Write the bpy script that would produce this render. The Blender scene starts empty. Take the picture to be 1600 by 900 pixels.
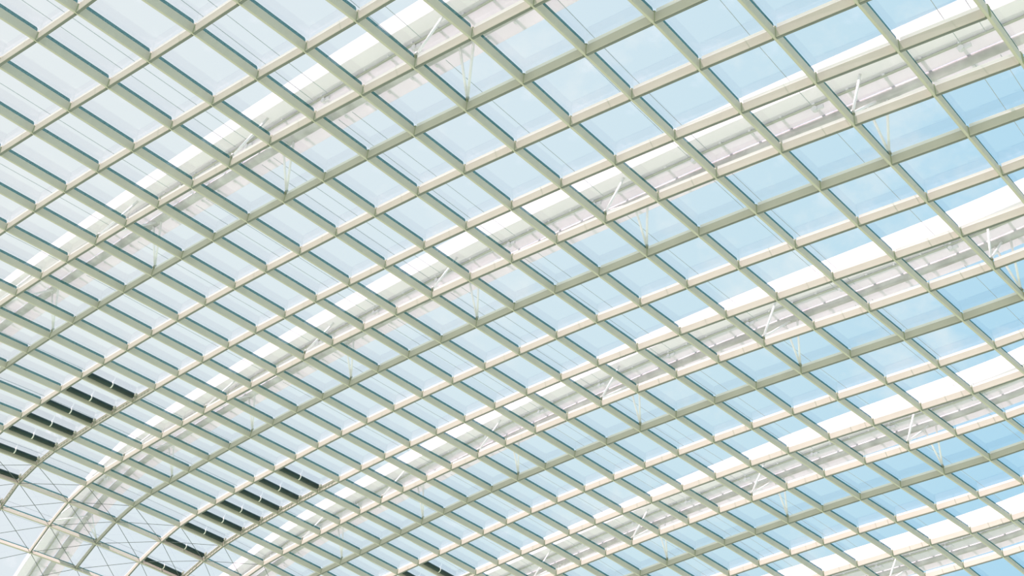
import bpy, math, random
from mathutils import Vector

# ------------------------------------------------------------------ camera, sky, sun
C = bpy.context.scene.collection
SC = bpy.context.scene
random.seed(7)
cam_d = bpy.data.cameras.new('camera')
cam_d.sensor_width = 36.0
cam_d.lens = 1700.0 * 36.0 / 1600.0
cam_d.clip_end = 2000
cam = bpy.data.objects.new('camera', cam_d)
cam.location = (0, 0, 1.7)
PITCH = math.radians(30)
cam.rotation_euler = (math.radians(90) + PITCH, 0, 0)
C.objects.link(cam)
SC.camera = cam
SC.view_settings.view_transform = 'Standard'
SC.view_settings.look = 'None'
SC.view_settings.exposure = 0.0
SC.view_settings.gamma = 1.0
SC.view_settings.use_curve_mapping = False
SC.cycles.max_bounces = 10
SC.cycles.transparent_max_bounces = 24

SUN_DIR = Vector((-0.30, 0.095, 0.95)).normalized()     # towards the sun, nearly overhead
SUN_POWER = 9.0
SKY_POWER = 1.06
GROUND_FILL = (0.87, 0.96, 0.74)  # glow from below, raised to fill arch undersides and shaded bars

sun_d = bpy.data.lights.new('sun', 'SUN')
sun_d.energy = SUN_POWER
sun_d.color = (1.0, 0.74, 0.79)
sun_d.angle = math.radians(0.6)
sun = bpy.data.objects.new('sun', sun_d)
sun.rotation_euler = SUN_DIR.to_track_quat('Z', 'Y').to_euler()
sun.location = (-30, -30, 80)
C.objects.link(sun)


def make_world():
    w = bpy.data.worlds.new('hazy_sky')
    SC.world = w
    w.use_nodes = True
    nt = w.node_tree
    nt.nodes.clear()
    N, L = nt.nodes.new, nt.links.new
    tc = N('ShaderNodeTexCoord')
    sep = N('ShaderNodeSeparateXYZ')
    L(tc.outputs['Generated'], sep.inputs[0])
    # haze is thick on the left (towards the sun's side of the sky), clear blue on the right
    ax = N('ShaderNodeVectorMath'); ax.operation = 'DOT_PRODUCT'
    L(tc.outputs['Generated'], ax.inputs[0])
    ax.inputs[1].default_value = (1.0, 0.0, -0.30)
    ramp = N('ShaderNodeValToRGB')
    mr = N('ShaderNodeMapRange')
    mr.inputs['From Min'].default_value = -0.62
    mr.inputs['From Max'].default_value = 0.35
    L(ax.outputs['Value'], mr.inputs['Value'])
    L(mr.outputs[0], ramp.inputs[0])
    e = ramp.color_ramp.elements
    e[0].position = 0.0; e[0].color = (0.79, 0.82, 0.86, 1)
    e[1].position = 1.0; e[1].color = (0.35, 0.64, 0.87, 1)
    m1 = e.new(0.42); m1.color = (0.66, 0.775, 0.87, 1)
    m2 = e.new(0.72); m2.color = (0.53, 0.725, 0.86, 1)
    # thin clouds
    no = N('ShaderNodeTexNoise')
    no.inputs['Scale'].default_value = 9.0
    no.inputs['Detail'].default_value = 7.0
    no.inputs['Roughness'].default_value = 0.62
    L(tc.outputs['Generated'], no.inputs['Vector'])
    cr = N('ShaderNodeMapRange')
    cr.inputs['From Min'].default_value = 0.53
    cr.inputs['From Max'].default_value = 0.80
    cr.inputs['To Max'].default_value = 0.75
    L(no.outputs['Fac'], cr.inputs['Value'])
    mx = N('ShaderNodeMixRGB')
    L(cr.outputs[0], mx.inputs['Fac'])
    L(ramp.outputs[0], mx.inputs[1])
    mx.inputs[2].default_value = (0.88, 0.90, 0.92, 1)
    # unseen ground below the horizon, brightened as fill light for the undersides
    up = N('ShaderNodeMapRange')
    up.inputs['From Min'].default_value = -0.05
    up.inputs['From Max'].default_value = 0.05
    L(sep.outputs['Z'], up.inputs['Value'])
    mg = N('ShaderNodeMixRGB')
    L(up.outputs[0], mg.inputs['Fac'])
    mg.inputs[1].default_value = (*GROUND_FILL, 1)
    L(mx.outputs[0], mg.inputs[2])
    bg = N('ShaderNodeBackground')
    bg.inputs['Strength'].default_value = SKY_POWER
    L(mg.outputs[0], bg.inputs['Color'])
    out = N('ShaderNodeOutputWorld')
    L(bg.outputs[0], out.inputs['Surface'])


make_world()

# ------------------------------------------------------------------ materials


def paint(name, col, rough=0.45, metallic=0.0, var=0.06, scale=1.5, bump=0.0, spec=0.4):
    m = bpy.data.materials.new(name)
    m.use_nodes = True
    nt = m.node_tree
    b = nt.nodes['Principled BSDF']
    b.inputs['Roughness'].default_value = rough
    b.inputs['Metallic'].default_value = metallic
    b.inputs['Specular IOR Level'].default_value = spec
    tc = nt.nodes.new('ShaderNodeTexCoord')
    no = nt.nodes.new('ShaderNodeTexNoise')
    no.inputs['Scale'].default_value = scale
    no.inputs['Detail'].default_value = 5
    nt.links.new(tc.outputs['Object'], no.inputs['Vector'])
    r = nt.nodes.new('ShaderNodeValToRGB')
    r.color_ramp.elements[0].position = 0.3
    r.color_ramp.elements[1].position = 0.7
    r.color_ramp.elements[0].color = (*[c * (1 - var) for c in col], 1)
    r.color_ramp.elements[1].color = (*[min(1, c * (1 + var)) for c in col], 1)
    nt.links.new(no.outputs['Fac'], r.inputs[0])
    nt.links.new(r.outputs[0], b.inputs['Base Color'])
    if bump:
        n2 = nt.nodes.new('ShaderNodeTexNoise')
        n2.inputs['Scale'].default_value = scale * 6
        nt.links.new(tc.outputs['Object'], n2.inputs['Vector'])
        bp = nt.nodes.new('ShaderNodeBump')
        bp.inputs['Strength'].default_value = bump
        nt.links.new(n2.outputs['Fac'], bp.inputs['Height'])
        nt.links.new(bp.outputs[0], b.inputs['Normal'])
    return m


def see_through(name, col, clear, tint, glow_through=0.0):
    """thin sheet: partly clear, partly diffuse; glow_through is the share of the diffuse part that lets light pass to the far side"""
    m = bpy.data.materials.new(name)
    m.use_nodes = True
    nt = m.node_tree
    nt.nodes.clear()
    N, L = nt.nodes.new, nt.links.new
    tc = N('ShaderNodeTexCoord')
    no = N('ShaderNodeTexNoise'); no.inputs['Scale'].default_value = 0.8; no.inputs['Detail'].default_value = 4
    L(tc.outputs['Object'], no.inputs['Vector'])
    r = N('ShaderNodeValToRGB')
    r.color_ramp.elements[0].color = (*[c * 0.93 for c in col], 1)
    r.color_ramp.elements[1].color = (*col, 1)
    L(no.outputs['Fac'], r.inputs[0])
    df = N('ShaderNodeBsdfDiffuse'); L(r.outputs[0], df.inputs['Color'])
    tl = N('ShaderNodeBsdfTranslucent'); L(r.outputs[0], tl.inputs['Color'])
    tr = N('ShaderNodeBsdfTransparent'); tr.inputs['Color'].default_value = (*tint, 1)
    m1 = N('ShaderNodeMixShader'); m1.inputs[0].default_value = glow_through
    L(df.outputs[0], m1.inputs[1]); L(tl.outputs[0], m1.inputs[2])
    m2 = N('ShaderNodeMixShader'); m2.inputs[0].default_value = clear
    L(m1.outputs[0], m2.inputs[1]); L(tr.outputs[0], m2.inputs[2])
    out = N('ShaderNodeOutputMaterial'); L(m2.outputs[0], out.inputs['Surface'])
    return m


def glass_material():
    m = bpy.data.materials.new('roof_glass')
    m.use_nodes = True
    nt = m.node_tree
    nt.nodes.clear()
    N, L = nt.nodes.new, nt.links.new
    tr = N('ShaderNodeBsdfTransparent'); tr.inputs['Color'].default_value = (0.975, 0.983, 0.985, 1)
    gl = N('ShaderNodeBsdfGlossy'); gl.inputs['Roughness'].default_value = 0.02
    gl.inputs['Color'].default_value = (0.95, 0.98, 0.98, 1)
    fr = N('ShaderNodeFresnel'); fr.inputs['IOR'].default_value = 1.45
    # the pane is a solid sheet whose straight-through rays meet its second face from within
    ge = N('ShaderNodeNewGeometry'); io = N('ShaderNodeMapRange')
    io.inputs['To Min'].default_value = 1.40; io.inputs['To Max'].default_value = 1 / 1.40
    L(ge.outputs['Backfacing'], io.inputs['Value']); L(io.outputs[0], fr.inputs['IOR'])
    # faint water marks and dust on the outside
    tc = N('ShaderNodeTexCoord')
    no = N('ShaderNodeTexNoise'); no.inputs['Scale'].default_value = 0.55; no.inputs['Detail'].default_value = 8
    no.inputs['Roughness'].default_value = 0.7
    L(tc.outputs['Object'], no.inputs['Vector'])
    mr = N('ShaderNodeMapRange')
    mr.inputs['From Min'].default_value = 0.56; mr.inputs['From Max'].default_value = 0.85
    mr.inputs['To Max'].default_value = 0.05
    L(no.outputs['Fac'], mr.inputs['Value'])
    tl = N('ShaderNodeBsdfTranslucent'); tl.inputs['Color'].default_value = (0.9, 0.9, 0.9, 1)
    m1 = N('ShaderNodeMixShader'); m2 = N('ShaderNodeMixShader')
    L(mr.outputs[0], m1.inputs[0]); L(tr.outputs[0], m1.inputs[1]); L(tl.outputs[0], m1.inputs[2])
    L(fr.outputs[0], m2.inputs[0]); L(m1.outputs[0], m2.inputs[1]); L(gl.outputs[0], m2.inputs[2])
    out = N('ShaderNodeOutputMaterial')
    L(m2.outputs[0], out.inputs['Surface'])
    return m


M = {
    'bar': paint('sage_white_paint', (0.565, 0.55, 0.475), 0.5, var=0.03),
    'hub': paint('sage_hub_joint_shade', (0.31, 0.35, 0.22), 0.5, var=0.04),  # darker than the bars, painting in the shade at the joints
    'gasket': see_through('teal_glazing_edge', (0.05, 0.17, 0.19), 0.42, (0.75, 0.93, 0.95)),
    'rail': paint('white_glazing_rail', (0.86, 0.86, 0.84), 0.35, var=0.02),
    'white': paint('white_arch_paint', (0.92, 0.88, 0.95), 0.4, var=0.02, scale=0.4),
    'soft': paint('pale_grey_arch_paint', (0.72, 0.72, 0.76), 0.5, var=0.04, scale=0.5),
    'sail': paint('furled_sail_fabric', (0.52, 0.52, 0.52), 0.9, var=0.22, scale=1.2, bump=0.8),
    'strut': paint('white_strut_paint', (0.90, 0.90, 0.88), 0.35, var=0.02),
    'cable': paint('steel_cable', (0.36, 0.42, 0.44), 0.4, metallic=0.2),
    'tie': paint('tie_cable_steel', (0.15, 0.18, 0.18), 0.8, spec=0.05),
    'strip': paint('dark_shadow_gap', (0.20, 0.22, 0.20), 0.6),  # dark tone stands in for shade below the cross bars
    'tube': paint('dark_green_black_tube', (0.012, 0.035, 0.032), 0.38, var=0.3),
    'ring': paint('brushed_steel_clamp', (0.80, 0.80, 0.76), 0.3, metallic=0.2),
    'bracket': paint('dull_bracket_metal', (0.42, 0.44, 0.38), 0.5),
    'glass': glass_material(),
    'membrane': see_through('white_translucent_membrane', (0.90, 0.88, 0.92), 0.0, (1, 1, 1), 0.30),
}

# ------------------------------------------------------------------ nodes of the grid shell (metres)
NODES = {
  -4: (-6, [(-32.47,25.00,27.64),(-30.54,23.54,27.76),(-28.64,22.08,27.76),(-26.78,20.61,27.63),(-24.96,19.14,27.38),(-23.19,17.65,27.00),(-21.48,16.16,26.50),(-19.82,14.65,25.87),(-18.21,13.14,25.13),(-16.64,11.63,24.28),(-15.12,10.12,23.32)]),
  -3: (-8, [(-34.53,30.45,27.27),(-32.61,28.91,27.50),(-30.68,27.39,27.63),(-28.73,25.89,27.67),(-26.79,24.41,27.61),(-24.86,22.92,27.45),(-22.97,21.43,27.19),(-21.13,19.93,26.83),(-19.36,18.41,26.38),(-17.67,16.86,25.82),(-16.04,15.30,25.18),(-14.45,13.74,24.45),(-12.91,12.17,23.64),(-11.38,10.62,22.76),(-9.86,9.08,21.82)]),
  -2: (-10, [(-36.45,36.11,26.88),(-34.60,34.49,27.17),(-32.72,32.88,27.39),(-30.81,31.31,27.52),(-28.88,29.76,27.58),(-26.93,28.23,27.56),(-24.96,26.72,27.45),(-23.00,25.22,27.27),(-21.05,23.72,27.01),(-19.16,22.20,26.67),(-17.33,20.65,26.26),(-15.59,19.08,25.78),(-13.92,17.47,25.23),(-12.31,15.85,24.60),(-10.75,14.24,23.92),(-9.20,12.64,23.16),(-7.66,11.06,22.34),(-6.13,9.50,21.46)]),
  -1: (-12, [(-38.22,41.87,26.46),(-36.43,40.18,26.82),(-34.61,38.52,27.10),(-32.76,36.88,27.31),(-30.89,35.27,27.44),(-29.00,33.68,27.50),(-27.08,32.10,27.50),(-25.13,30.55,27.43),(-23.17,29.02,27.29),(-21.19,27.51,27.10),(-19.22,25.99,26.84),(-17.27,24.46,26.52),(-15.39,22.89,26.16),(-13.59,21.28,25.74),(-11.88,19.64,25.27),(-10.24,17.98,24.75),(-8.64,16.33,24.16),(-7.07,14.69,23.51),(-5.51,13.08,22.80),(-3.95,11.49,22.03),(-2.36,9.93,21.22),(-0.76,8.40,20.36)]),
  0: (-15, [(-41.49,49.34,25.35),(-39.81,47.67,25.93),(-38.09,45.94,26.38),(-36.33,44.23,26.75),(-34.54,42.54,27.03),(-32.73,40.88,27.22),(-30.90,39.24,27.35),(-29.04,37.62,27.42),(-27.16,36.01,27.42),(-25.26,34.43,27.38),(-23.34,32.86,27.28),(-21.40,31.31,27.13),(-19.44,29.77,26.93),(-17.47,28.24,26.68),(-15.51,26.69,26.39),(-13.58,25.10,26.07),(-11.73,23.47,25.71),(-9.95,21.81,25.32),(-8.25,20.12,24.87),(-6.61,18.44,24.36),(-5.01,16.77,23.81),(-3.42,15.13,23.20),(-1.83,13.51,22.53),(-0.23,11.93,21.81),(1.39,10.38,21.05),(3.02,8.86,20.25)]),
  1: (-18, [(-44.60,56.90,23.41),(-42.99,55.21,24.32),(-41.30,53.44,25.10),(-39.57,51.65,25.77),(-37.87,49.95,26.27),(-36.15,48.24,26.63),(-34.40,46.55,26.90),(-32.62,44.87,27.11),(-30.82,43.21,27.24),(-29.00,41.57,27.32),(-27.16,39.94,27.33),(-25.31,38.33,27.30),(-23.44,36.73,27.22),(-21.55,35.15,27.11),(-19.65,33.57,26.96),(-17.73,32.01,26.76),(-15.80,30.45,26.54),(-13.86,28.87,26.28),(-11.93,27.26,26.00),(-10.02,25.63,25.70),(-8.17,23.96,25.35),(-6.40,22.27,24.97),(-4.69,20.57,24.54),(-3.03,18.88,24.07),(-1.39,17.21,23.54),(0.24,15.58,22.97),(1.87,13.97,22.34),(3.50,12.39,21.67),(5.15,10.84,20.96),(6.81,9.31,20.22),(8.48,7.80,19.44)]),
  2: (-20, [(-45.13,61.78,20.65),(-43.82,60.43,22.10),(-42.40,58.96,23.36),(-40.89,57.37,24.44),(-39.27,55.67,25.33),(-37.58,53.93,26.02),(-35.89,52.22,26.46),(-34.17,50.52,26.72),(-32.43,48.84,26.93),(-30.67,47.16,27.07),(-28.88,45.50,27.16),(-27.08,43.86,27.19),(-25.26,42.24,27.18),(-23.44,40.62,27.12),(-21.61,39.01,27.03),(-19.76,37.41,26.92),(-17.90,35.82,26.78),(-16.03,34.22,26.61),(-14.16,32.63,26.41),(-12.26,31.02,26.18),(-10.36,29.40,25.94),(-8.45,27.76,25.68),(-6.55,26.10,25.38),(-4.70,24.41,25.05),(-2.90,22.71,24.69),(-1.15,21.01,24.28),(0.56,19.33,23.83),(2.24,17.67,23.34),(3.90,16.04,22.80),(5.57,14.43,22.23),(7.25,12.85,21.61),(8.94,11.29,20.94),(10.64,9.75,20.23),(12.34,8.24,19.48)]),
  3: (-22, [(-44.97,65.43,16.37),(-43.91,64.57,18.39),(-42.75,63.55,20.21),(-41.51,62.36,21.83),(-40.18,61.01,23.24),(-38.74,59.51,24.44),(-37.19,57.87,25.42),(-35.54,56.18,26.11),(-33.86,54.48,26.49),(-32.15,52.79,26.68),(-30.42,51.11,26.82),(-28.67,49.44,26.92),(-26.91,47.78,26.98),(-25.13,46.14,26.99),(-23.34,44.51,26.96),(-21.55,42.89,26.89),(-19.76,41.27,26.81),(-17.95,39.66,26.71),(-16.14,38.04,26.59),(-14.31,36.42,26.44),(-12.49,34.80,26.27),(-10.64,33.18,26.08),(-8.78,31.54,25.88),(-6.90,29.89,25.65),(-5.01,28.23,25.40),(-3.12,26.55,25.11),(-1.24,24.87,24.80),(0.61,23.17,24.45),(2.40,21.48,24.07),(4.15,19.79,23.65),(5.89,18.13,23.20),(7.61,16.50,22.71),(9.33,14.88,22.17),(11.04,13.30,21.59),(12.76,11.74,20.96),(14.47,10.22,20.28)]),
  4: (-22, [(-42.50,66.98,15.69),(-41.49,66.26,17.84),(-40.39,65.37,19.78),(-39.21,64.29,21.51),(-37.92,63.05,23.03),(-36.54,61.63,24.31),(-35.05,60.06,25.37),(-33.43,58.42,26.04),(-31.77,56.72,26.38),(-30.06,55.04,26.50),(-28.35,53.36,26.60),(-26.63,51.70,26.66),(-24.88,50.04,26.70),(-23.13,48.40,26.70),(-21.38,46.77,26.67),(-19.63,45.14,26.62),(-17.88,43.51,26.55),(-16.11,41.88,26.47),(-14.34,40.25,26.37),(-12.56,38.61,26.25),(-10.77,36.98,26.12),(-8.96,35.34,25.96),(-7.14,33.69,25.79),(-5.30,32.04,25.60),(-3.44,30.38,25.38),(-1.55,28.72,25.13),(0.35,27.04,24.86),(2.25,25.35,24.57),(4.14,23.64,24.26),(5.99,21.94,23.91),(7.82,20.25,23.53),(9.61,18.59,23.12),(11.38,16.95,22.67),(13.12,15.34,22.18),(14.84,13.77,21.64),(16.56,12.24,21.06)]),
  5: (-22, [(-40.11,68.66,15.07),(-39.13,68.03,17.31),(-38.06,67.23,19.34),(-36.90,66.24,21.15),(-35.64,65.08,22.74),(-34.29,63.74,24.08),(-32.84,62.23,25.18),(-31.25,60.64,25.82),(-29.60,58.96,26.11),(-27.91,57.28,26.20),(-26.21,55.61,26.27),(-24.51,53.95,26.31),(-22.80,52.30,26.34),(-21.10,50.65,26.34),(-19.39,49.01,26.32),(-17.68,47.36,26.29),(-15.96,45.72,26.25),(-14.23,44.08,26.20),(-12.50,42.44,26.12),(-10.75,40.80,26.02),(-8.99,39.16,25.91),(-7.22,37.51,25.79),(-5.43,35.86,25.65),(-3.62,34.20,25.50),(-1.78,32.55,25.32),(0.08,30.89,25.11),(1.96,29.22,24.89),(3.87,27.53,24.65),(5.81,25.82,24.39),(7.75,24.10,24.10),(9.68,22.39,23.79),(11.57,20.69,23.45),(13.39,19.04,23.09),(15.16,17.43,22.70),(16.90,15.85,22.27),(18.61,14.31,21.82)]),
  6: (-22, [(-37.80,70.45,14.51),(-36.83,69.89,16.81),(-35.76,69.14,18.89),(-34.60,68.21,20.75),(-33.34,67.11,22.37),(-31.98,65.83,23.74),(-30.54,64.39,24.84),(-28.97,62.85,25.44),(-27.34,61.19,25.70),(-25.68,59.52,25.78),(-24.01,57.85,25.85),(-22.34,56.18,25.89),(-20.68,54.53,25.92),(-19.02,52.87,25.93),(-17.36,51.22,25.93),(-15.68,49.57,25.93),(-14.00,47.91,25.91),(-12.31,46.27,25.88),(-10.61,44.62,25.82),(-8.90,42.98,25.75),(-7.17,41.34,25.66),(-5.42,39.69,25.57),(-3.65,38.03,25.47),(-1.85,36.38,25.35),(-0.04,34.72,25.20),(1.80,33.06,25.05),(3.66,31.39,24.87),(5.55,29.70,24.68),(7.50,28.00,24.46),(9.50,26.27,24.23),(11.51,24.54,23.98),(13.47,22.82,23.72),(15.35,21.16,23.45),(17.15,19.55,23.16),(18.90,17.96,22.86),(20.63,16.41,22.55)]),
  7: (-22, [(-35.57,72.36,14.01),(-34.59,71.82,16.34),(-33.50,71.10,18.44),(-32.30,70.21,20.31),(-31.01,69.15,21.93),(-29.62,67.93,23.29),(-28.14,66.55,24.37),(-26.61,65.06,24.94),(-25.01,63.41,25.18),(-23.38,61.73,25.28),(-21.75,60.05,25.36),(-20.13,58.39,25.41),(-18.51,56.72,25.45),(-16.90,55.06,25.48),(-15.28,53.40,25.50),(-13.64,51.74,25.51),(-12.00,50.09,25.52),(-10.34,48.44,25.51),(-8.67,46.79,25.47),(-6.99,45.15,25.43),(-5.29,43.50,25.37),(-3.57,41.85,25.31),(-1.82,40.20,25.24),(-0.03,38.55,25.15),(1.77,36.89,25.04),(3.59,35.23,24.92),(5.43,33.55,24.79),(7.32,31.86,24.64),(9.27,30.15,24.47),(11.29,28.43,24.29),(13.33,26.69,24.10),(15.34,24.98,23.91),(17.25,23.32,23.74),(19.08,21.70,23.57),(20.87,20.12,23.41),(22.60,18.56,23.25)]),
  8: (-22, [(-33.43,74.38,13.58),(-32.41,73.82,15.89),(-31.28,73.11,17.98),(-30.03,72.24,19.82),(-28.67,71.21,21.42),(-27.22,70.02,22.75),(-25.68,68.70,23.78),(-24.19,67.23,24.34),(-22.63,65.58,24.59),(-21.04,63.90,24.70),(-19.45,62.22,24.80),(-17.88,60.55,24.88),(-16.30,58.88,24.95),(-14.73,57.22,24.99),(-13.15,55.55,25.03),(-11.56,53.89,25.06),(-9.94,52.24,25.08),(-8.31,50.59,25.09),(-6.67,48.94,25.09),(-5.02,47.29,25.07),(-3.35,45.65,25.04),(-1.65,44.00,25.01),(0.07,42.35,24.97),(1.83,40.70,24.91),(3.62,39.05,24.82),(5.43,37.39,24.73),(7.27,35.70,24.64),(9.17,34.00,24.53),(11.13,32.29,24.40),(13.15,30.57,24.27),(15.19,28.84,24.15),(17.19,27.15,24.04),(19.12,25.50,23.97),(20.98,23.89,23.93),(22.78,22.30,23.92),(24.54,20.74,23.94)]),
  9: (-22, [(-31.36,76.49,13.20),(-30.31,75.91,15.47),(-29.12,75.17,17.51),(-27.81,74.30,19.31),(-26.38,73.28,20.85),(-24.84,72.12,22.13),(-23.23,70.82,23.12),(-21.72,69.37,23.70),(-20.20,67.72,23.95),(-18.65,66.04,24.08),(-17.11,64.35,24.21),(-15.58,62.68,24.31),(-14.05,61.01,24.39),(-12.51,59.34,24.46),(-10.97,57.67,24.52),(-9.42,56.01,24.57),(-7.83,54.36,24.61),(-6.23,52.71,24.64),(-4.62,51.06,24.66),(-2.99,49.42,24.67),(-1.34,47.77,24.67),(0.33,46.13,24.67),(2.03,44.48,24.66),(3.76,42.83,24.62),(5.53,41.19,24.55),(7.33,39.52,24.49),(9.18,37.84,24.42),(11.09,36.14,24.34),(13.06,34.42,24.25),(15.08,32.70,24.17),(17.11,30.99,24.12),(19.07,29.32,24.11),(20.98,27.69,24.15),(22.84,26.09,24.25),(24.65,24.51,24.40),(26.43,22.96,24.61)]),
  10: (-22, [(-29.39,78.70,12.88),(-28.26,78.06,15.08),(-27.01,77.29,17.03),(-25.63,76.38,18.76),(-24.14,75.35,20.23),(-22.54,74.19,21.46),(-20.84,72.91,22.42),(-19.28,71.47,23.02),(-17.75,69.83,23.28),(-16.24,68.14,23.43),(-14.73,66.45,23.57),(-13.24,64.77,23.69),(-11.75,63.10,23.80),(-10.25,61.43,23.89),(-8.75,59.76,23.97),(-7.22,58.10,24.04),(-5.67,56.45,24.10),(-4.10,54.80,24.15),(-2.52,53.16,24.20),(-0.91,51.51,24.23),(0.71,49.87,24.26),(2.37,48.22,24.29),(4.05,46.58,24.29),(5.76,44.94,24.27),(7.51,43.29,24.24),(9.30,41.63,24.20),(11.15,39.95,24.15),(13.07,38.24,24.10),(15.05,36.52,24.05),(17.06,34.81,24.03),(19.05,33.13,24.05),(20.97,31.48,24.15),(22.85,29.87,24.31),(24.69,28.29,24.55),(26.49,26.74,24.87),(28.28,25.21,25.26)]),
  11: (-22, [(-27.50,80.99,12.63),(-26.29,80.27,14.71),(-24.96,79.44,16.56),(-23.51,78.50,18.18),(-21.97,77.44,19.58),(-20.32,76.26,20.75),(-18.58,74.96,21.70),(-16.92,73.52,22.31),(-15.35,71.90,22.58),(-13.84,70.20,22.74),(-12.35,68.52,22.89),(-10.87,66.83,23.03),(-9.41,65.16,23.16),(-7.94,63.49,23.27),(-6.47,61.82,23.38),(-4.97,60.16,23.47),(-3.46,58.51,23.56),(-1.92,56.86,23.63),(-0.37,55.22,23.69),(1.21,53.58,23.75),(2.82,51.94,23.80),(4.46,50.30,23.84),(6.12,48.66,23.87),(7.82,47.02,23.88),(9.55,45.37,23.88),(11.33,43.70,23.87),(13.17,42.02,23.85),(15.09,40.32,23.82),(17.06,38.61,23.82),(19.06,36.91,23.85),(21.00,35.25,23.96),(22.89,33.64,24.15),(24.73,32.05,24.44),(26.54,30.50,24.82),(28.33,28.97,25.30)]),
  12: (-22, [(-25.69,83.36,12.44),(-24.37,82.55,14.36),(-22.96,81.64,16.08),(-21.45,80.64,17.60),(-19.85,79.53,18.91),(-18.17,78.31,20.02),(-16.41,76.99,20.94),(-14.68,75.54,21.56),(-13.03,73.93,21.87),(-11.49,72.24,22.03),(-9.98,70.56,22.19),(-8.50,68.88,22.34),(-7.04,67.20,22.48),(-5.59,65.52,22.62),(-4.14,63.86,22.74),(-2.68,62.20,22.86),(-1.20,60.55,22.97),(0.30,58.90,23.06),(1.83,57.26,23.13),(3.39,55.62,23.21),(4.98,53.99,23.28),(6.60,52.35,23.35),(8.25,50.71,23.40),(9.93,49.06,23.45),(11.65,47.41,23.48),(13.41,45.74,23.49),(15.25,44.06,23.50),(17.16,42.36,23.52),(19.12,40.67,23.56),(21.07,39.00,23.66),(22.97,37.37,23.85),(24.82,35.77,24.15),(26.63,34.22,24.55),(28.41,32.70,25.08),(30.16,31.21,25.71)]),
  13: (-21, [(-22.53,84.88,14.05),(-21.01,83.88,15.61),(-19.43,82.80,17.00),(-17.79,81.63,18.22),(-16.08,80.37,19.27),(-14.31,79.01,20.14),(-12.54,77.54,20.77),(-10.84,75.94,21.11),(-9.24,74.26,21.29),(-7.68,72.58,21.46),(-6.16,70.90,21.63),(-4.69,69.22,21.78),(-3.23,67.54,21.93),(-1.79,65.87,22.07),(-0.35,64.21,22.20),(1.11,62.55,22.33),(2.59,60.91,22.43),(4.09,59.27,22.53),(5.62,57.64,22.62),(7.19,56.00,22.71),(8.79,54.37,22.80),(10.42,52.72,22.88),(12.09,51.08,22.95),(13.79,49.42,23.01),(15.56,47.75,23.06),(17.39,46.06,23.10),(19.28,44.38,23.16),(21.20,42.70,23.26),(23.10,41.06,23.44),(24.95,39.46,23.72),(26.77,37.90,24.12),(28.55,36.37,24.65),(30.29,34.89,25.30),(32.01,33.45,26.09)]),
  14: (-20, [(-19.12,86.15,15.15),(-17.46,84.98,16.40),(-15.76,83.74,17.52),(-14.02,82.42,18.49),(-12.25,81.03,19.32),(-10.47,79.53,19.93),(-8.73,77.93,20.31),(-7.08,76.27,20.52),(-5.47,74.59,20.71),(-3.91,72.91,20.89),(-2.39,71.23,21.06),(-0.91,69.54,21.22),(0.55,67.87,21.38),(1.99,66.20,21.52),(3.44,64.54,21.65),(4.91,62.89,21.78),(6.39,61.25,21.90),(7.91,59.61,22.01),(9.45,57.98,22.12),(11.03,56.35,22.22),(12.64,54.70,22.33),(14.29,53.05,22.42),(16.00,51.39,22.50),(17.76,49.71,22.57),(19.58,48.03,22.65),(21.45,46.36,22.75),(23.32,44.71,22.92),(25.17,43.10,23.19),(26.97,41.53,23.57),(28.75,39.99,24.08),(30.49,38.50,24.72),(32.21,37.05,25.49)]),
  15: (-19, [(-15.52,87.18,15.81),(-13.76,85.86,16.81),(-12.00,84.49,17.70),(-10.21,83.04,18.46),(-8.42,81.52,19.06),(-6.68,79.92,19.47),(-5.00,78.26,19.71),(-3.35,76.59,19.93),(-1.75,74.91,20.14),(-0.19,73.22,20.32),(1.33,71.54,20.50),(2.83,69.85,20.66),(4.31,68.18,20.81),(5.78,66.51,20.96),(7.25,64.85,21.10),(8.73,63.20,21.24),(10.24,61.56,21.37),(11.76,59.92,21.50),(13.32,58.28,21.62),(14.92,56.63,21.74),(16.56,54.98,21.85),(18.26,53.31,21.94),(20.02,51.64,22.03),(21.83,49.97,22.14),(23.67,48.32,22.30),(25.48,46.70,22.55),(27.26,45.12,22.91),(29.02,43.57,23.40),(30.76,42.07,24.01),(32.47,40.61,24.76),(34.16,39.21,25.65)]),
  16: (-18, [(-11.80,88.00,16.09),(-9.99,86.55,16.88),(-8.19,85.05,17.57),(-6.40,83.50,18.15),(-4.66,81.90,18.57),(-2.95,80.25,18.86),(-1.28,78.58,19.12),(0.35,76.90,19.35),(1.95,75.21,19.56),(3.51,73.52,19.75),(5.05,71.83,19.93),(6.56,70.14,20.09),(8.07,68.46,20.25),(9.57,66.79,20.41),(11.07,65.13,20.56),(12.59,63.47,20.71),(14.11,61.82,20.85),(15.66,60.17,20.99),(17.25,58.52,21.12),(18.89,56.86,21.24),(20.58,55.20,21.35),(22.33,53.53,21.46),(24.11,51.88,21.60),(25.90,50.26,21.82),(27.66,48.66,22.15),(29.39,47.11,22.60),(31.11,45.59,23.18),(32.81,44.12,23.90),(34.49,42.69,24.75)]),
  17: (-16, [(-6.18,87.06,16.65),(-4.39,85.48,17.19),(-2.64,83.88,17.62),(-0.92,82.23,17.97),(0.76,80.57,18.27),(2.42,78.89,18.54),(4.04,77.20,18.78),(5.64,75.51,18.99),(7.21,73.81,19.18),(8.76,72.11,19.36),(10.31,70.41,19.53),(11.85,68.73,19.69),(13.38,67.05,19.85),(14.92,65.37,20.01),(16.47,63.70,20.16),(18.03,62.04,20.31),(19.62,60.37,20.45),(21.27,58.70,20.58),(22.96,57.04,20.70),(24.68,55.39,20.85),(26.41,53.77,21.04),(28.14,52.17,21.32),(29.85,50.61,21.72),(31.55,49.08,22.25),(33.23,47.59,22.92),(34.90,46.14,23.73),(36.55,44.74,24.69)]),
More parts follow.
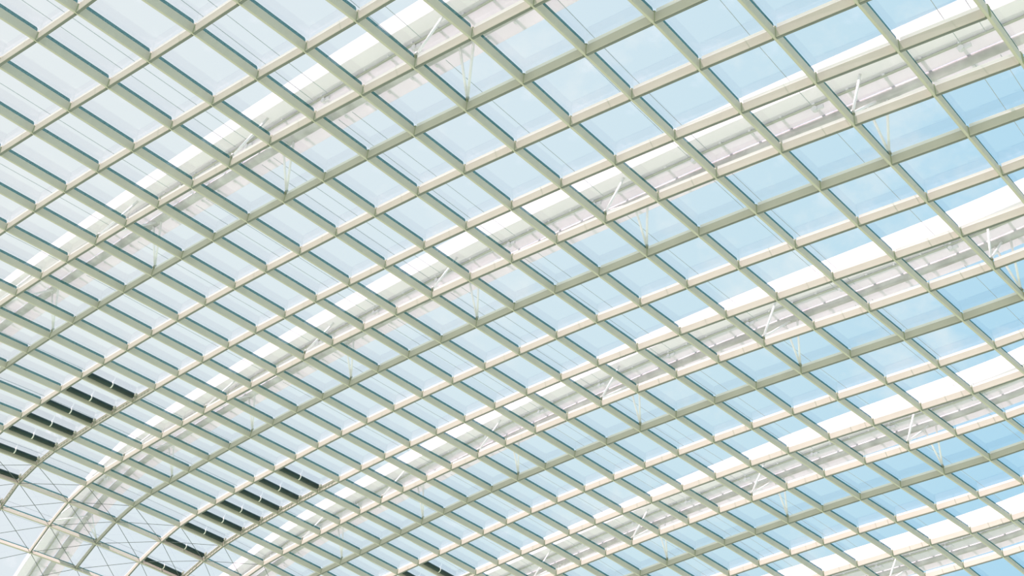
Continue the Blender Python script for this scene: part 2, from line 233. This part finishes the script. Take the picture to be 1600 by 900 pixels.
  18: (-14, [(-0.63,85.85,16.63),(1.09,84.21,17.03),(2.79,82.55,17.39),(4.47,80.88,17.70),(6.11,79.19,17.97),(7.74,77.49,18.21),(9.34,75.78,18.41),(10.93,74.07,18.60),(12.50,72.36,18.78),(14.07,70.66,18.94),(15.64,68.96,19.10),(17.21,67.26,19.26),(18.79,65.57,19.41),(20.38,63.89,19.55),(22.00,62.20,19.70),(23.66,60.53,19.85),(25.35,58.87,20.00),(27.03,57.24,20.19),(28.71,55.65,20.44),(30.39,54.08,20.79),(32.06,52.54,21.26),(33.73,51.04,21.86),(35.38,49.56,22.61),(37.02,48.13,23.50)]),
  19: (-11, [(6.51,82.86,16.84),(8.17,81.17,17.14),(9.82,79.46,17.41),(11.45,77.75,17.63),(13.06,76.03,17.83),(14.66,74.31,18.00),(16.25,72.59,18.16),(17.85,70.87,18.31),(19.45,69.16,18.45),(21.05,67.45,18.59),(22.68,65.74,18.73),(24.33,64.05,18.88),(26.01,62.37,19.04),(27.69,60.72,19.23),(29.34,59.11,19.47),(30.99,57.54,19.79),(32.63,55.99,20.21),(34.27,54.47,20.75),(35.92,52.98,21.42),(37.56,51.52,22.23),(39.19,50.09,23.19)]),
  20: (-9, [(11.90,81.44,16.60),(13.54,79.72,16.84),(15.17,77.99,17.04),(16.79,76.26,17.20),(18.39,74.52,17.34),(20.00,72.79,17.46),(21.62,71.06,17.58),(23.26,69.33,17.70),(24.91,67.62,17.83),(26.58,65.92,17.98),(28.26,64.24,18.17),(29.93,62.61,18.40),(31.58,61.01,18.70),(33.22,59.44,19.09),(34.85,57.91,19.59),(36.48,56.40,20.20),(38.12,54.92,20.93),(39.75,53.46,21.80)]),
  21: (-7, [(17.27,79.95,16.24),(18.89,78.20,16.37),(20.50,76.45,16.47),(22.12,74.70,16.55),(23.75,72.96,16.63),(25.39,71.23,16.73),(27.06,69.51,16.86),(28.74,67.82,17.02),(30.42,66.15,17.23),(32.09,64.53,17.51),(33.75,62.93,17.88),(35.41,61.37,18.34),(37.05,59.84,18.91),(38.69,58.34,19.59),(40.32,56.86,20.38)]),
  22: (-5, [(22.58,78.39,15.56),(24.19,76.62,15.58),(25.81,74.87,15.61),(27.46,73.13,15.69),(29.13,71.42,15.80),(30.81,69.74,15.98),(32.49,68.09,16.24),(34.18,66.47,16.57),(35.86,64.88,17.00),(37.54,63.32,17.53),(39.21,61.79,18.17),(40.87,60.28,18.92),(42.52,58.79,19.77)]),
  23: (-3, [(27.83,76.78,14.52),(29.47,75.05,14.55),(31.12,73.35,14.67),(32.79,71.69,14.88),(34.49,70.05,15.18),(36.20,68.44,15.58),(37.92,66.86,16.08),(39.63,65.29,16.68),(41.34,63.76,17.38),(43.04,62.24,18.19)]),
}

P = {}
for _b, (_a0, _r) in NODES.items():
    for _i, _p in enumerate(_r):
        P[(_a0 + _i, _b)] = Vector(_p)


def diff(a, b, da, db):
    p, q = P.get((a + da, b + db)), P.get((a - da, b - db))
    c = P[(a, b)]
    return ((p if p is not None else c) - (q if q is not None else c)).normalized()


NRM, TA, TB = {}, {}, {}
for (a, b) in P:
    ta, tb = diff(a, b, 1, 0), diff(a, b, 0, 1)
    n = ta.cross(tb)
    if n.z < 0:
        n = -n
    NRM[(a, b)] = n.normalized()
    TA[(a, b)], TB[(a, b)] = ta, tb


def lift(k, h):
    return P[k] + NRM[k] * h


def surf(a, b, h=0.0):
    """point of the shell at a fractional grid position, h metres outside the inner edge"""
    ia, ib = math.floor(a), math.floor(b)
    fa, fb = a - ia, b - ib
    t, w = Vector((0, 0, 0)), 0
    for da, wa in ((0, 1 - fa), (1, fa)):
        for db, wb in ((0, 1 - fb), (1, fb)):
            if wa * wb > 1e-9:
                k = (ia + da, ib + db)
                if k not in P:
                    return None
                t += (P[k] + NRM[k] * h) * (wa * wb)
    return t


def frame(a, b):
    ia, ib = round(a), round(b)
    k = (ia, ib)
    return NRM[k], TA[k], TB[k]


# view test, used only to leave out what the photograph shows nothing of and to number what it shows
FWD = Vector((0, math.cos(PITCH), math.sin(PITCH)))
UPV = Vector((0, -math.sin(PITCH), math.cos(PITCH)))


def pix(p):
    d = p - Vector((0, 0, 1.7))
    z = d.dot(FWD)
    return 800 + 1700 * d.x / z, 450 - 1700 * d.dot(UPV) / z


def inside(p, m=0):
    x, y = pix(p)
    return -m <= x <= 1600 + m and -m <= y <= 900 + m


# ------------------------------------------------------------------ mesh helpers
class MB:
    def __init__(self):
        self.v, self.f = [], []

    def sweep(self, sections, close=True, caps=True):
        n = len(sections[0]); o = len(self.v)
        for s in sections:
            self.v += [tuple(p) for p in s]
        for i in range(len(sections) - 1):
            for j in range(n if close else n - 1):
                k = (j + 1) % n
                self.f.append((o + i * n + j, o + i * n + k, o + (i + 1) * n + k, o + (i + 1) * n + j))
        if caps:
            self.f.append(tuple(o + j for j in range(n))[::-1])
            e = o + (len(sections) - 1) * n
            self.f.append(tuple(e + j for j in range(n)))

    def tube(self, pts, r, n=8, r2=None):
        secs = []
        for i, p in enumerate(pts):
            d = (pts[min(i + 1, len(pts) - 1)] - pts[max(i - 1, 0)]).normalized()
            x = d.orthogonal().normalized() if i == 0 else (x - d * x.dot(d)).normalized()
            y = d.cross(x)
            rr = r if r2 is None else r + (r2 - r) * i / (len(pts) - 1)
            secs.append([p + (x * math.cos(t) + y * math.sin(t)) * rr for t in (2 * math.pi * q / n for q in range(n))])
        self.sweep(secs)

    def box(self, c, ax, ay, az, sx, sy, sz):
        """box about c with half sizes along three unit axes"""
        s = []
        for e in (-1, 1):
            q = c + ax * (sx * e)
            s.append([q - ay * sy - az * sz, q + ay * sy - az * sz, q + ay * sy + az * sz, q - ay * sy + az * sz])
        self.sweep(s)

    def build(self, name, mat, parent=None, base=None, smooth=False):
        base = base if base is not None else (parent.matrix_world.translation if parent else Vector((0, 0, 0)))
        base = Vector(base)
        me = bpy.data.meshes.new(name)
        me.from_pydata([tuple(Vector(p) - base) for p in self.v], [], self.f)
        me.materials.append(mat)
        import bmesh
        bm = bmesh.new(); bm.from_mesh(me)
        bmesh.ops.recalc_face_normals(bm, faces=bm.faces)
        bm.to_mesh(me); bm.free()
        if smooth:
            for p in me.polygons:
                p.use_smooth = len(p.vertices) == 4
        o = bpy.data.objects.new(name, me)
        C.objects.link(o)
        if parent is None:
            o.location = base
        else:
            o.parent = parent
            o.location = base - ORIGIN[parent.name]
        ORIGIN[o.name] = base
        return o


ORIGIN = {}


def thing(name, label, cat, group, loc):
    o = bpy.data.objects.new(name, None)
    o.empty_display_size = 0.3
    C.objects.link(o)
    o.location = loc
    ORIGIN[o.name] = Vector(loc)
    tag(o, label, cat, group)
    return o


def tag(o, label, cat, group=None, kind=None):
    o['label'] = label
    o['category'] = cat
    if group:
        o['group'] = group
    if kind:
        o['kind'] = kind


def part(mb, name, mat, parent, smooth=False):
    return mb.build(name, mat, parent, base=ORIGIN[parent.name], smooth=smooth)


UNITS = ['', 'first', 'second', 'third', 'fourth', 'fifth', 'sixth', 'seventh', 'eighth', 'ninth', 'tenth', 'eleventh',
         'twelfth', 'thirteenth', 'fourteenth', 'fifteenth', 'sixteenth', 'seventeenth', 'eighteenth', 'nineteenth']


def nth(n):
    if n < 20:
        return UNITS[n]
    t, u = divmod(n, 10)
    if u == 0:
        return {2: 'twentieth', 3: 'thirtieth', 4: 'fortieth'}[t]
    return {2: 'twenty', 3: 'thirty', 4: 'forty'}[t] + '-' + UNITS[u]


# ------------------------------------------------------------------ sizes
BAR_T, BAR_D = 0.095, 0.33          # thickness and depth of the roof bars
RAIL_H = 0.14                       # glazing rail between bar and glass
GLASS_H = BAR_D + RAIL_H
ALL_A = sorted({a for a, b in P})
ALL_B = sorted({b for a, b in P})


def bar_section(p, n, s, t, d):
    c = 0.014
    h = t / 2
    return [p + s * (-h + c), p + s * (h - c), p + s * h + n * c, p + s * h + n * d, p - s * h + n * d, p - s * h + n * c]


def slab_section(p, n, s, t, h0, h1):
    h = t / 2
    return [p - s * h + n * h0, p + s * h + n * h0, p + s * h + n * h1, p - s * h + n * h1]


# ------------------------------------------------------------------ long ribs (fixed a, running down to the right)
def rib_visible(a):
    return any(inside(P[(a, b)], 8) for b in ALL_B if (a, b) in P)


vis_a = [a for a in ALL_A if rib_visible(a)]
order_a = {a: i + 1 for i, a in enumerate(sorted(vis_a, reverse=True))}   # counted from the top right corner


def make_rib(a):
    ks = [(a, b) for b in ALL_B if (a, b) in P]
    vis = [k for k in ks if inside(P[k], 60)]
    lo, hi = vis[0][1] - 3, vis[-1][1] + 3
    ks = [k for k in ks if lo <= k[1] <= hi]
    base = P[ks[len(ks) // 2]]
    n = order_a[a]
    extra = 'teal lined'
    if a <= -16:
        lab = f'slender sage rib of the bending end wall, {nth(n)} from the top right corner'
    elif a <= -10:
        lab = f'sage green roof rib running past black tubes, {nth(n)} from the top right corner'
    else:
        lab = f'long sage green diagonal roof rib, {nth(n)} counted from the top right corner'
    t = thing('roof_rib', lab, 'roof rib', 'long diagonal roof ribs', base)
    mb = MB()
    secs = []
    for k in ks:
        s = NRM[k].cross(TB[k]).normalized()
        secs.append(bar_section(P[k], NRM[k], s, BAR_T, BAR_D))
    mb.sweep(secs)
    part(mb, 'bar', M['bar'], t)
    for i in range(len(ks) - 1):
        k0, k1 = ks[i], ks[i + 1]
        d = (P[k1] - P[k0]).normalized()
        g = MB()
        n0, n1 = NRM[k0], NRM[k1]
        s0, s1 = n0.cross(d).normalized(), n1.cross(d).normalized()
        q0, q1 = P[k0] + d * 0.10, P[k1] - d * 0.10
        top = BAR_D + RAIL_H
        # rounded ends: the rail rises over the first 6 cm
        g.sweep([slab_section(q0, n0, s0, 0.055, BAR_D, BAR_D + 0.05),
                 slab_section(q0 + d * 0.02, n0, s0, 0.055, BAR_D, top - 0.03),
                 slab_section(q0 + d * 0.06, n0, s0, 0.055, BAR_D, top),
                 slab_section(q1 - d * 0.06, n1, s1, 0.055, BAR_D, top),
                 slab_section(q1 - d * 0.02, n1, s1, 0.055, BAR_D, top - 0.03),
                 slab_section(q1, n1, s1, 0.055, BAR_D, BAR_D + 0.05)])
        o = part(g, 'glazing_gasket', M['gasket'], t)
        o['label'] = 'dark teal glazing gasket between rib and glass'
    for k in ks:
        if not inside(P[k], 30):
            continue
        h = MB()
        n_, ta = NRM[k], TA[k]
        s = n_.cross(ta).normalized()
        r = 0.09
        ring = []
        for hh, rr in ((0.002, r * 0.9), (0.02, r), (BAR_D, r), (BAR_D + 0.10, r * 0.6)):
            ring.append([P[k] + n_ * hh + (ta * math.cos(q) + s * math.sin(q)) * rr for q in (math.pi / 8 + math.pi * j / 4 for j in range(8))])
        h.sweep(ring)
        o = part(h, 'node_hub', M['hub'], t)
        o['label'] = 'stubby hub with painted joint shade where the cross bars meet the rib'
    return t


for a in vis_a:
    make_rib(a)

# ------------------------------------------------------------------ cross bars (fixed b, running up to the right)
vis_b = [b for b in ALL_B if any(inside(P[(a, b)], 8) for a in ALL_A if (a, b) in P)]
order_b = {b: i + 1 for i, b in enumerate(vis_b)}                        # counted from the top left corner


def make_cross_line(b):
    ks = [(a, b) for a in vis_a if (a, b) in P]
    vis = [k for k in ks if inside(P[k], 60)]
    lo, hi = vis[0][0] - 3, vis[-1][0] + 3
    ks = [k for k in ks if lo <= k[0] <= hi]
    n = order_b[b]
    if b % 4 == 0 and b > 0:
        lab = f'shaded sage cross bar line just below an outer arch, {nth(n)} from the top left corner'
    else:
        lab = f'pale sunlit cross bar line rising to the right, {nth(n)} from the top left corner'
    t = thing('cross_bar_line', lab, 'cross bar', 'lines of short cross bars', P[ks[len(ks) // 2]])
    for i in range(len(ks) - 1):
        k0, k1 = ks[i], ks[i + 1]
        if k1[0] - k0[0] != 1:
            continue
        d = (P[k1] - P[k0]).normalized()
        n0, n1 = NRM[k0], NRM[k1]
        s0, s1 = n0.cross(d).normalized(), n1.cross(d).normalized()
        q0, q1 = P[k0] + d * BAR_T * 0.5, P[k1] - d * BAR_T * 0.5
        m = MB()
        m.sweep([bar_section(q0 + n0 * 0.006, n0, s0, BAR_T, BAR_D - 0.006), bar_section(q1 + n1 * 0.006, n1, s1, BAR_T, BAR_D - 0.006)])
        part(m, 'bar', M['bar'], t)
        c_ = MB()  # dark strip added to draw the shadow gap line under each cross bar
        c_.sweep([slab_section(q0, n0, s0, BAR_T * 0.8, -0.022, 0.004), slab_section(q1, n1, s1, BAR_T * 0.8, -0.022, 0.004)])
        o = part(c_, 'shadow_gap_strip', M['strip'], t)
        o['label'] = 'thin dark strip standing in for the shadow gap under the cross bar'
        g = MB()
        e = d * 0.05
        g.sweep([slab_section(q0 + e, n0, s0, 0.06, BAR_D, BAR_D + RAIL_H), slab_section(q1 - e, n1, s1, 0.06, BAR_D, BAR_D + RAIL_H)])
        o = part(g, 'glazing_rail', M['rail'], t)
        o['label'] = 'white glazing rail along the top of the cross bar'
    return t


for b in vis_b:
    make_cross_line(b)

# ------------------------------------------------------------------ outer arches with furled sails
ARCH_OFF = -0.60           # grid units before the shaded cross bar line
arch_no = 0


def band(b, profile, a_list):
    """sections of an extrusion that follows the shell along a; profile in (u along the short way, h outwards)"""
    secs = []
    for a in a_list:
        c = surf(a, b)
        if c is None:
            continue
        k = (round(a), math.floor(b) + 1)
        if k not in P:
            k = (round(a), math.floor(b))
        n, tb, ta = NRM[k], TB[k], TA[k]
        u = (tb - n * tb.dot(n)).normalized()
        secs.append([c + u * x + n * y for x, y in profile])
    return secs


def circle(u, h, r, n=10):
    return [(u + r * math.cos(2 * math.pi * i / n), h + r * math.sin(2 * math.pi * i / n)) for i in range(n)]


def arch_point(a, b, u, h):
    s = band(b, [(u, h)], [a])
    return s[0][0] if s else None


def make_arch(bk):
    global arch_no
    b = bk + ARCH_OFF
    al = [a for a in ALL_A if surf(a, b) is not None and inside(surf(a, b, 3.0), 500)]
    if len(al) < 2:
        return
    arch_no += 1
    word = {1: 'uppermost', 2: 'second', 3: 'third', 4: 'fourth', 5: 'lowest'}.get(arch_no, nth(arch_no))
    t = thing('outer_arch', f'white outer roof arch seen through the glass, {word} counted from the top left', 'arch',
              'white arches outside the glass roof', surf(al[len(al) // 2], b, 3.0))

    def P_(name, prof, mat, smooth=False, label=None):
        m = MB(); m.sweep(band(b, prof, al))
        o = part(m, name, mat, t, smooth)
        if label:
            o['label'] = label
        return o
    dh = {4: 0.20, 8: 0.02, 12: 0.22, 16: 0.25, 20: 0.30}.get(bk, 0.2)

    def up(prof):
        return [(u, h + dh) for u, h in prof]
    P_('box_girder', up([(-0.30, 2.96), (0.30, 2.84), (0.34, 2.90), (0.26, 4.06), (-0.16, 4.06)]), M['white'])
    P_('track_rail', up(circle(0.37, 2.74, 0.05, 6)), M['bracket'], True, 'thin dark track rail under the arch')
    P_('sail_cover', up([(0.22, 2.84), (0.98, 2.66), (0.98, 2.68), (0.22, 2.86)]), M['membrane'], label='white fabric cover under the arch')
    P_('furled_sail', up(circle(1.20, 2.58, 0.20)), M['sail'], True, 'grey furled fabric sail along the arch')
    P_('sail_hem', up([(1.42, 2.64), (2.00, 2.54), (2.00, 2.56), (1.42, 2.66)]), M['membrane'], label='pale sail hem along the lower edge of the arch')
    # struts, every fourth rib
    for a in al:
        if (a + 1) % 4 or not inside(surf(a, b, 1.5), 120):
            continue
        f1 = lift((a, bk - 1), GLASS_H + 0.05) if (a, bk - 1) in P else None
        f2 = lift((a, bk), GLASS_H + 0.05) if (a, bk) in P else None
        ends = []
        top1 = arch_point(a + 0.0, b, 0.0, 2.9 + dh)
        top2 = arch_point(a, b, 1.2, 2.5 + dh)
        fa, fb = (arch_point(a + 0.14, b, 1.2, 2.5 + dh), arch_point(a - 0.14, b, 1.2, 2.5 + dh))
        for f, tops in ((f1, (top1, top2)), (f2, (fa, fb))):
            if f is None:
                continue
            for e in tops:
                if e is None:
                    continue
                m = MB(); m.tube([f, e], 0.05, 8)
                st = part(m, 'strut', M['strut'], t, True)
            m = MB(); k = (a, bk - 1) if f is f1 else (a, bk)
            m.tube([f - NRM[k] * 0.05, f + NRM[k] * 0.12], 0.10, 8, 0.05)
            part(m, 'strut_foot', M['bracket'], st, True)
    # hangers that carry the sail, and a pulley by every second one
    for a in al:
        for q in (0.25, 0.75):
            c = arch_point(a + q, b, 1.15, 2.80 + dh)
            if c is None or not inside(c, 80):
                continue
            k = (a, bk - 1) if (a, bk - 1) in P else (a, bk)
            n, ta = NRM[k], TA[k]
            u = n.cross(ta).normalized()
            if u.dot(TB[k]) < 0:
                u = -u
            m = MB(); m.box(c, u, ta, n, 0.86, 0.05, 0.04)
            m.box(c + u * 0.45 - n * 0.10, u, ta, n, 0.06, 0.06, 0.10)
            part(m, 'hanger', M['soft'], t)
            if q == 0.25 and a % 2 == 0:
                c2 = arch_point(a + q, b, 0.42, 2.60 + dh)
                m = MB()
                m.tube([c2 - u * 0.08, c2 + u * 0.08], 0.11, 10)
                m.box(c2 + ta * 0.22, ta, u, n, 0.12, 0.04, 0.07)
                part(m, 'pulley', M['soft'], t)
    return t


for bk in (4, 8, 12, 16, 20):
    make_arch(bk)

# ------------------------------------------------------------------ sail cables strung from arch to arch
cables = {}
for bk in (0, 4, 8, 12, 16):
    for a in vis_a:
        if a % 2:
            continue
        for q in (0.30, 0.62):
            b0, b1 = bk + ARCH_OFF, bk + 4 + ARCH_OFF
            p0, p1 = arch_point(a + q, b0, 1.42, 2.4), arch_point(a + q, b1, -0.1, 2.9)
            pts = []
            for i in range(9):
                bb = b0 + 0.45 + (3.5) * i / 8
                s = surf(a + q, bb, 2.35)
                if s is not None:
                    pts.append(s)
            if len(pts) < 6 or not any(inside(p, 0) for p in pts):
                continue
            m = MB(); m.tube(pts, 0.012, 5)
            o = m.build('sail_cable', M['cable'], None, pts[len(pts) // 2])
            cables.setdefault(bk, []).append((pix(pts[len(pts) // 2])[0], o))

BAY = {0: 'above the uppermost arch', 4: 'below the uppermost arch', 8: 'below the second arch',
       12: 'below the third arch', 16: 'below the fourth arch'}
for bk, lst in cables.items():
    for i, (x, o) in enumerate(sorted(lst, key=lambda e: -e[0])):
        tag(o, f'thin grey sail cable in the bay {BAY[bk]}, {nth(i + 1)} from right end', 'cable',
            'thin sail cables above the glass')

# ------------------------------------------------------------------ tie cables crossing the end wall
ties = []
for (a, b) in sorted(P):
    if a > -16 or (a + 1) > -15:
        continue
    if all(k in P for k in ((a + 1, b), (a, b + 1), (a + 1, b + 1))):
        for k0, k1 in (((a, b), (a + 1, b + 1)), ((a + 1, b), (a, b + 1))):
            p0, p1 = lift(k0, 0.10), lift(k1, 0.10)
            if inside(p0, 0) or inside(p1, 0) or inside((p0 + p1) / 2, 0):
                d = (p1 - p0).normalized()
                m = MB(); m.tube([p0 + d * 0.10, p1 - d * 0.10], 0.016, 6)
                o = m.build('tie_cable', M['tie'], None, (p0 + p1) / 2)
                flat = k0[0] < k1[0]
                ties.append((o, flat, k0))
for flat in (True, False):
    sel = sorted([x for x in ties if x[1] == flat], key=lambda x: pix(ORIGIN[x[0].name])[1] + 0.01 * pix(ORIGIN[x[0].name])[0])
    for i, (o, _, k) in enumerate(sel):
        w = 'near level' if flat else 'steep'
        tag(o, f'thin {w} tie cable across an end wall bay, {nth(i + 1)} such from its top', 'cable', 'crossed tie cables of the end wall')

# ------------------------------------------------------------------ black roller tubes beside the ribs
ROWS = ((5, -10, 'upper left'), (9, -10, 'lower left'), (13, -11, 'bottom edge'))
for b, a_top, where in ROWS:
    cnt = 0
    for a in sorted([x for x in ALL_A if x <= a_top], reverse=True):
        if (a, b) not in P or (a, b + 1) not in P or (a + 1, b) not in P:
            continue
        k0, k1 = (a, b), (a, b + 1)
        if not (inside(P[k0], 0) or inside(P[k1], 0)):
            continue
        cnt += 1
        d = (P[k1] - P[k0]).normalized()
        n = (NRM[k0] + NRM[k1]).normalized()
        s = TA[k0]; s = (s - d * s.dot(d)).normalized(); n = (n - d * n.dot(d)).normalized()
        hh, off = 0.29, 0.25
        q0 = P[k0] + n * hh + s * off + d * 0.22
        q1 = P[k1] + n * hh + s * off - d * 0.22
        t = thing('roller_tube', f'black roller tube under the glass, {nth(cnt)} from the upper end of the {where} row',
                  'roller tube', 'black roller tubes of the ' + where + ' row', (q0 + q1) / 2)
        m = MB(); m.tube([q0, q0 + d * 0.02, q1 - d * 0.02, q1], 0.15, 16)
        part(m, 'tube', M['tube'], t, True)
        m = MB(); c = q0 + (q1 - q0) * 0.5; m.tube([c - d * 0.035, c + d * 0.035], 0.165, 16)
        o = ring_o = part(m, 'clamp_ring', M['ring'], t, True); o['label'] = 'bright clamp ring round the middle of the tube'
        m = MB(); m.box(c - s * 0.13, s, d, n, 0.10, 0.03, 0.03)
        part(m, 'clamp_arm', M['ring'], ring_o)
        for q, e in ((q0, -1), (q1, 1)):
            m = MB(); m.tube([q, q + d * (0.12 * e)], 0.06, 8)
            m.box(q + d * (0.14 * e), d, s, n, 0.02, 0.12, 0.12)
            part(m, 'end_bracket', M['bracket'], t)
        m = MB()
        m.box(q1 + s * 0.22 + d * 0.02, s, d, n, 0.10, 0.05, 0.05)
        m.tube([q1 + s * 0.30 - n * 0.10, q1 + s * 0.30 + n * 0.05], 0.04, 8)
        part(m, 'drive_motor', M['bracket'], t)
        # bolted guide strip on the cross bar at the lower end
        tk = (P[(a + 1, b + 1)] - P[k1]) if (a + 1, b + 1) in P else s * 2.4
        ln = tk.length; tk = tk.normalized()
        m = MB(); cc = P[k1] + tk * ln * 0.5 + n * 0.30 - d * 0.085
        m.box(cc, tk, d, n, ln * 0.42, 0.018, 0.03)
        strip = part(m, 'guide_strip', M['bracket'], t)
        for fr in (0.40, 0.55, 0.70):
            m = MB(); cb = P[k1] + tk * ln * fr + n * 0.17 - d * 0.06
            m.tube([cb, cb - d * 0.05], 0.035, 6)
            part(m, 'bolt', M['bracket'], strip)

# ------------------------------------------------------------------ glass panes
cells = []
for (a, b) in P:
    ks = [(a, b), (a + 1, b), (a + 1, b + 1), (a, b + 1)]
    if not all(k in P for k in ks):
        continue
    q = [lift(k, GLASS_H) for k in ks]
    # the part of the pane inside the picture
    tot = cnt = 0
    for i in range(7):
        for j in range(7):
            u, v = (i + .5) / 7, (j + .5) / 7
            p = q[0] * (1 - u) * (1 - v) + q[1] * u * (1 - v) + q[2] * u * v + q[3] * (1 - u) * v
            tot += 1; cnt += inside(p)
    pp = [pix(p) for p in q]
    area = abs(sum(pp[i][0] * pp[(i + 1) % 4][1] - pp[(i + 1) % 4][0] * pp[i][1] for i in range(4))) / 2
    cells.append((area * cnt / tot, (a, b), ks, cnt))
cells.sort(reverse=True)


def pane_mesh(mb, ks):
    q = [lift(k, GLASS_H + 0.004) for k in ks]
    c = (q[0] + q[1] + q[2] + q[3]) / 4
    q = [p + (c - p).normalized() * 0.05 for p in q]
    m = [p + NRM[k] * 0.02 for p, k in zip(q, ks)]
    mb.sweep([q, m])


in_view = [c for c in cells if c[3] > 0]
single = in_view[:300]
rest = in_view[300:] + [c for c in cells if c[3] == 0]
strips = {}
for c in in_view:
    strips.setdefault(c[1][0], []).append(c[1][1])
strip_no = {a: i + 1 for i, a in enumerate(sorted(strips, reverse=True))}
print('panes in view', len(in_view), 'ribs', len(vis_a), 'cross lines', len(vis_b))
for ar, (a, b), ks, cnt in single:
    mb = MB(); pane_mesh(mb, ks)
    cen = (P[ks[0]] + P[ks[2]]) / 2
    o = mb.build('glass_pane', M['glass'], None, cen)
    x, y = pix(cen)
    row = sorted(strips[a]).index(b) + 1
    if any(a <= at and b == br for br, at, _ in ROWS):
        look = 'pane beside a black tube'
    elif b % 4 == 2:
        look = 'pane with an arch behind'
    elif x < 520 and y < 450:
        look = 'whitish hazy pane'
    elif x > 1050:
        look = 'clear blue pane'
    else:
        look = 'pale blue pane'
    tag(o, f'glass {look}, {nth(row)} from top in {nth(strip_no[a])} diagonal strip from right corner', 'glass pane', 'glass panes of the roof')
if rest:
    mb = MB()
    for c in rest:
        pane_mesh(mb, c[2])
    o = mb.build('roof_glazing', M['glass'], None, (0, 0, 0))
    tag(o, 'far and cut off small roof panes along the lower left and picture edges', 'glazing', None, 'stuff')
